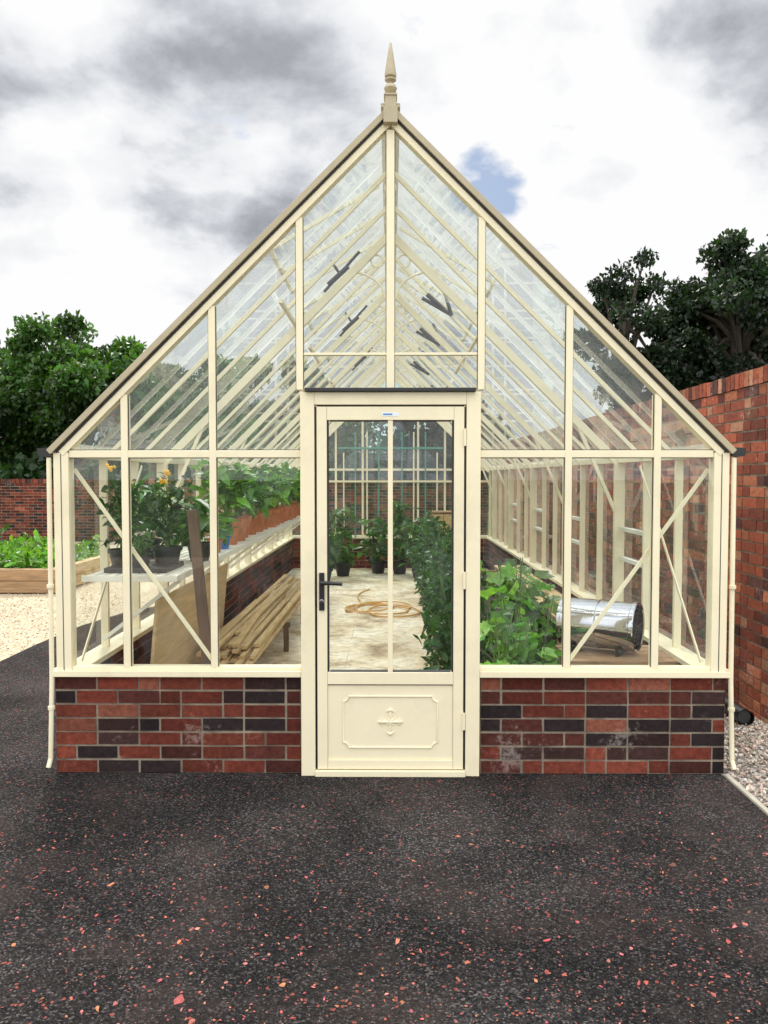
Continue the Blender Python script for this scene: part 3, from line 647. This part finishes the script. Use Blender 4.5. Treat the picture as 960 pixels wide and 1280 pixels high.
# ---------------------------------------------------------------- trees
def tree(name,x,y,h,r,trunk_h,ncl,nl,col,ls=0.2,squash=1.0,clr=0.9):
    root=empty(name); mb=MB()
    tr=0.035*h
    top=Vector((x+rng.normal(0,.3),y,h*0.80))
    tp=[Vector((x,y,-0.03)),Vector((x+.05,y,trunk_h*.5)),Vector((x-.08,y,trunk_h)),(Vector((x,y,trunk_h))+top)/2,top]
    mb.tube(tp,[tr*1.3,tr,tr*.85,tr*.5,tr*.15],M_bark,10)
    cz=(trunk_h*0.8+h)/2; rz=(h-trunk_h*0.8)/2
    cl=[]
    while len(cl)<ncl:
        v=rng.normal(0,1,3); v/=np.linalg.norm(v); v*=rng.uniform(0.25,1.0)**0.5
        k=1+0.18*math.sin(v[0]*7+x)+0.12*math.sin(v[2]*9+y)
        p=np.array([x+v[0]*r*k*0.88,y+v[1]*r*k*0.88,cz+v[2]*rz*0.90*squash])
        cl.append((p,v))
    P=[];C=[]
    for p,v in cl:
        rc=clr*rng.uniform(0.6,1.25)
        m=int(nl/ncl*rng.uniform(.6,1.4))
        q=rng.normal(0,1,(m,3)); q/=np.linalg.norm(q,axis=1)[:,None]; q*=(rng.uniform(0,1,m)**0.45)[:,None]*rc; q[:,2]*=0.62
        P.append(p+q); br=rng.uniform(0.6,1.5)*(0.85+0.25*v[2]); C.append(leafcol(m,np.array(col)*br,.3))  # crown shading put into leaf colour: lower clumps darker, top ones brighter
        s=Vector((x,y,trunk_h+(h-trunk_h)*rng.uniform(0,.6))); e=Vector(p); md=(s+e)/2+Vector((0,0,0.12*(e-s).length))
        mb.tube([s,md,e],[tr*.32,tr*.2,tr*.06],M_bark,5)
        for _ in range(2):
            e2=e+Vector(rng.normal(0,min(rc,.6)*.6,3)); mb.tube([md.lerp(e,.6),e2],[tr*.09,tr*.03],M_bark,4)
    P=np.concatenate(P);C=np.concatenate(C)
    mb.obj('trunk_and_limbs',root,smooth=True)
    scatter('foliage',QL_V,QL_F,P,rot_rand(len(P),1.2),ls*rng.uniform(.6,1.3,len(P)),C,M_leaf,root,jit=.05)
TG=(0.044,0.102,0.017); TD=(0.014,0.030,0.011)
tree('oak_tree',-13.4,31.5,8.7,3.4,1.6,60,20000,TG,0.26)
tree('oak_tree',-10.7,32.5,8.0,2.5,1.2,44,13000,TG,0.26)
tree('oak_tree',-17.2,31,7.2,2.6,1.2,40,12000,TG,0.26)
tree('oak_tree',-18.5,36,8.0,3.0,1.2,40,9000,TD,0.30)
tree('oak_tree',-7.6,34,7.8,2.8,1.2,44,12000,TG,0.26)
tree('oak_tree',-4.4,36,7.2,2.6,1.2,35,9000,TG,0.28)
tree('pine_tree',8.3,25.5,9.9,2.3,3.0,44,8500,TD,0.20,clr=0.58)
tree('pine_tree',12.6,25.5,10.6,2.9,3.0,74,22000,TD,0.23,clr=0.82)
tree('pine_tree',15.2,26.5,11.2,3.0,3.0,50,14000,TD,0.23,clr=0.85)
tree('pine_tree',10.6,27,8.2,2.1,2.0,40,10000,TD,0.23,clr=.65)
tree('yew_tree',1.3,24,5.0,2.0,0.8,35,9000,TD,0.22)
tree('yew_tree',-2.2,24,4.2,2.0,0.8,35,8000,TG,0.22)
n=30000; x=rng.uniform(-30,26,n); top=2.7+0.9*np.sin(x*.55)+0.5*np.sin(x*1.7+1); z=rng.uniform(0,1,n)**.8*top; y=30+rng.uniform(-1.5,1.5,n)+np.sin(x*1.3)*.6
scatter('distant_trees',QL_V,QL_F,np.stack([x,y,z],1),rot_rand(n,1.2),rng.uniform(.28,.6,n),leafcol(n,(0.026,0.060,0.015),.4),M_leaf,None,jit=.05)

# ---------------------------------------------------------------- sky
w=bpy.data.worlds.new('World'); SC.world=w; w.use_nodes=True; nt=w.node_tree; nt.nodes.clear()
out=nt.nodes.new('ShaderNodeOutputWorld'); bg=nt.nodes.new('ShaderNodeBackground'); L(nt,bg.outputs[0],out.inputs[0])
SUN_EL=math.radians(50); az=(-0.30,0.954)
sky=nt.nodes.new('ShaderNodeTexSky'); sky.sky_type='NISHITA'; sky.sun_disc=False; sky.sun_elevation=SUN_EL; sky.sun_rotation=math.atan2(az[0],az[1])
skc=N(nt,'ShaderNodeVectorMath',operation='SCALE'); L(nt,sky.outputs[0],skc.inputs[0]); skc.inputs['Scale'].default_value=0.10
tc=nt.nodes.new('ShaderNodeTexCoord'); sp=nt.nodes.new('ShaderNodeSeparateXYZ'); L(nt,tc.outputs['Generated'],sp.inputs[0])
zz=N(nt,'ShaderNodeMath',operation='MAXIMUM'); L(nt,sp.outputs[2],zz.inputs[0]); zz.inputs[1].default_value=0.0
za=N(nt,'ShaderNodeMath',operation='ADD'); L(nt,zz.outputs[0],za.inputs[0]); za.inputs[1].default_value=0.42
dv=N(nt,'ShaderNodeVectorMath',operation='DIVIDE'); cb_=nt.nodes.new('ShaderNodeCombineXYZ')
for i in range(3): L(nt,za.outputs[0],cb_.inputs[i])
L(nt,tc.outputs['Generated'],dv.inputs[0]); L(nt,cb_.outputs[0],dv.inputs[1])
n1=noise(nt,dv.outputs[0],2.3,12,0.54,0.15); n2=noise(nt,dv.outputs[0],6.5,10,0.56,0.2)
val=N(nt,'ShaderNodeMath',operation='MULTIPLY_ADD'); L(nt,n2.outputs[0],val.inputs[0]); val.inputs[1].default_value=0.55
n1s=N(nt,'ShaderNodeMath',operation='MULTIPLY_ADD'); L(nt,n1.outputs[0],n1s.inputs[0]); n1s.inputs[1].default_value=1.6; n1s.inputs[2].default_value=-0.285
L(nt,n1s.outputs[0],val.inputs[2])
cur=val.outputs[0]
def blob(px,py,width,weight,cur):
    d=Vector(((px-488)/1035,1,(590-py)/1035)).normalized()
    dp=N(nt,'ShaderNodeVectorMath',operation='DOT_PRODUCT'); L(nt,tc.outputs['Generated'],dp.inputs[0]); dp.inputs[1].default_value=d
    mr=nt.nodes.new('ShaderNodeMapRange'); mr.interpolation_type='SMOOTHSTEP'; L(nt,dp.outputs['Value'],mr.inputs[0])
    mr.inputs[1].default_value=math.cos(math.radians(width)); mr.inputs[2].default_value=1; mr.inputs[3].default_value=0; mr.inputs[4].default_value=weight
    a=N(nt,'ShaderNodeMath',operation='ADD'); L(nt,cur,a.inputs[0]); L(nt,mr.outputs[0],a.inputs[1]); return a.outputs[0],mr
for (px,py,wd,wt) in ((150,120,17,-0.21),(250,200,9,-0.06),(0,275,6,-0.18),(430,80,8,-0.06),(850,130,14,-0.15),(940,80,9,-.02),(120,330,12,0.16),(700,260,12,0.18),(600,30,12,.08),(30,380,12,.16),(60,15,7,.12),(860,270,10,.12),(350,270,7,.08)):
    cur,_=blob(px,py,wd,wt,cur)
cr=ramp(nt,[(0.34,(0.28,0.295,0.335)),(0.48,(0.41,0.425,0.465)),(0.59,(0.62,0.64,0.68)),(0.69,(0.86,0.875,0.90)),(0.81,(0.99,0.99,0.995))]); L(nt,cur,cr.inputs[0])
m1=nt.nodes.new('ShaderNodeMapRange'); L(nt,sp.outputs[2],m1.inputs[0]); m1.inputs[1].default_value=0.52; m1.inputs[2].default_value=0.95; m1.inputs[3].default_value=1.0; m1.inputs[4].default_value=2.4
back_fill=nt.nodes.new('ShaderNodeMapRange'); L(nt,sp.outputs[1],back_fill.inputs[0]); back_fill.inputs[1].default_value=0.3; back_fill.inputs[2].default_value=-0.7; back_fill.inputs[3].default_value=1.0; back_fill.inputs[4].default_value=1.9  # added fill: clouds behind the camera brightened to light the front faces
mm=N(nt,'ShaderNodeMath',operation='MULTIPLY'); L(nt,m1.outputs[0],mm.inputs[0]); L(nt,back_fill.outputs[0],mm.inputs[1])
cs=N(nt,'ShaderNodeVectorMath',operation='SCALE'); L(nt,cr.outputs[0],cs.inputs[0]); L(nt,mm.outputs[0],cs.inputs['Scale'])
c2,_=blob(612,238,3.4,0.26,n2.outputs[0])
gr=ramp(nt,[(0.66,0),(0.80,0.95)]); L(nt,c2,gr.inputs[0])
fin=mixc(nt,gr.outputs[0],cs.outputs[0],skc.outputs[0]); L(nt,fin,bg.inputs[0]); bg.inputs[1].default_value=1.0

sl=bpy.data.lights.new('sun','SUN'); sl.energy=3.2; sl.angle=math.radians(8); sl.color=(1,0.95,0.87)
so=bpy.data.objects.new('sun',sl); COL.objects.link(so)
dirv=Vector((az[0]*math.cos(SUN_EL),az[1]*math.cos(SUN_EL),math.sin(SUN_EL)))
so.rotation_euler=dirv.to_track_quat('Z','Y').to_euler(); so.location=dirv*30

# ---------------------------------------------------------------- camera
cam=bpy.data.cameras.new('camera'); co_=bpy.data.objects.new('camera',cam); COL.objects.link(co_)
cam.sensor_fit='VERTICAL'; cam.sensor_height=32; cam.lens=1035/1280*32; cam.clip_end=1500; cam.clip_start=0.05
co_.location=(0,-4.37,1.59)
co_.rotation_euler=(math.radians(90-2.45),0,math.radians(0.44))
SC.camera=co_
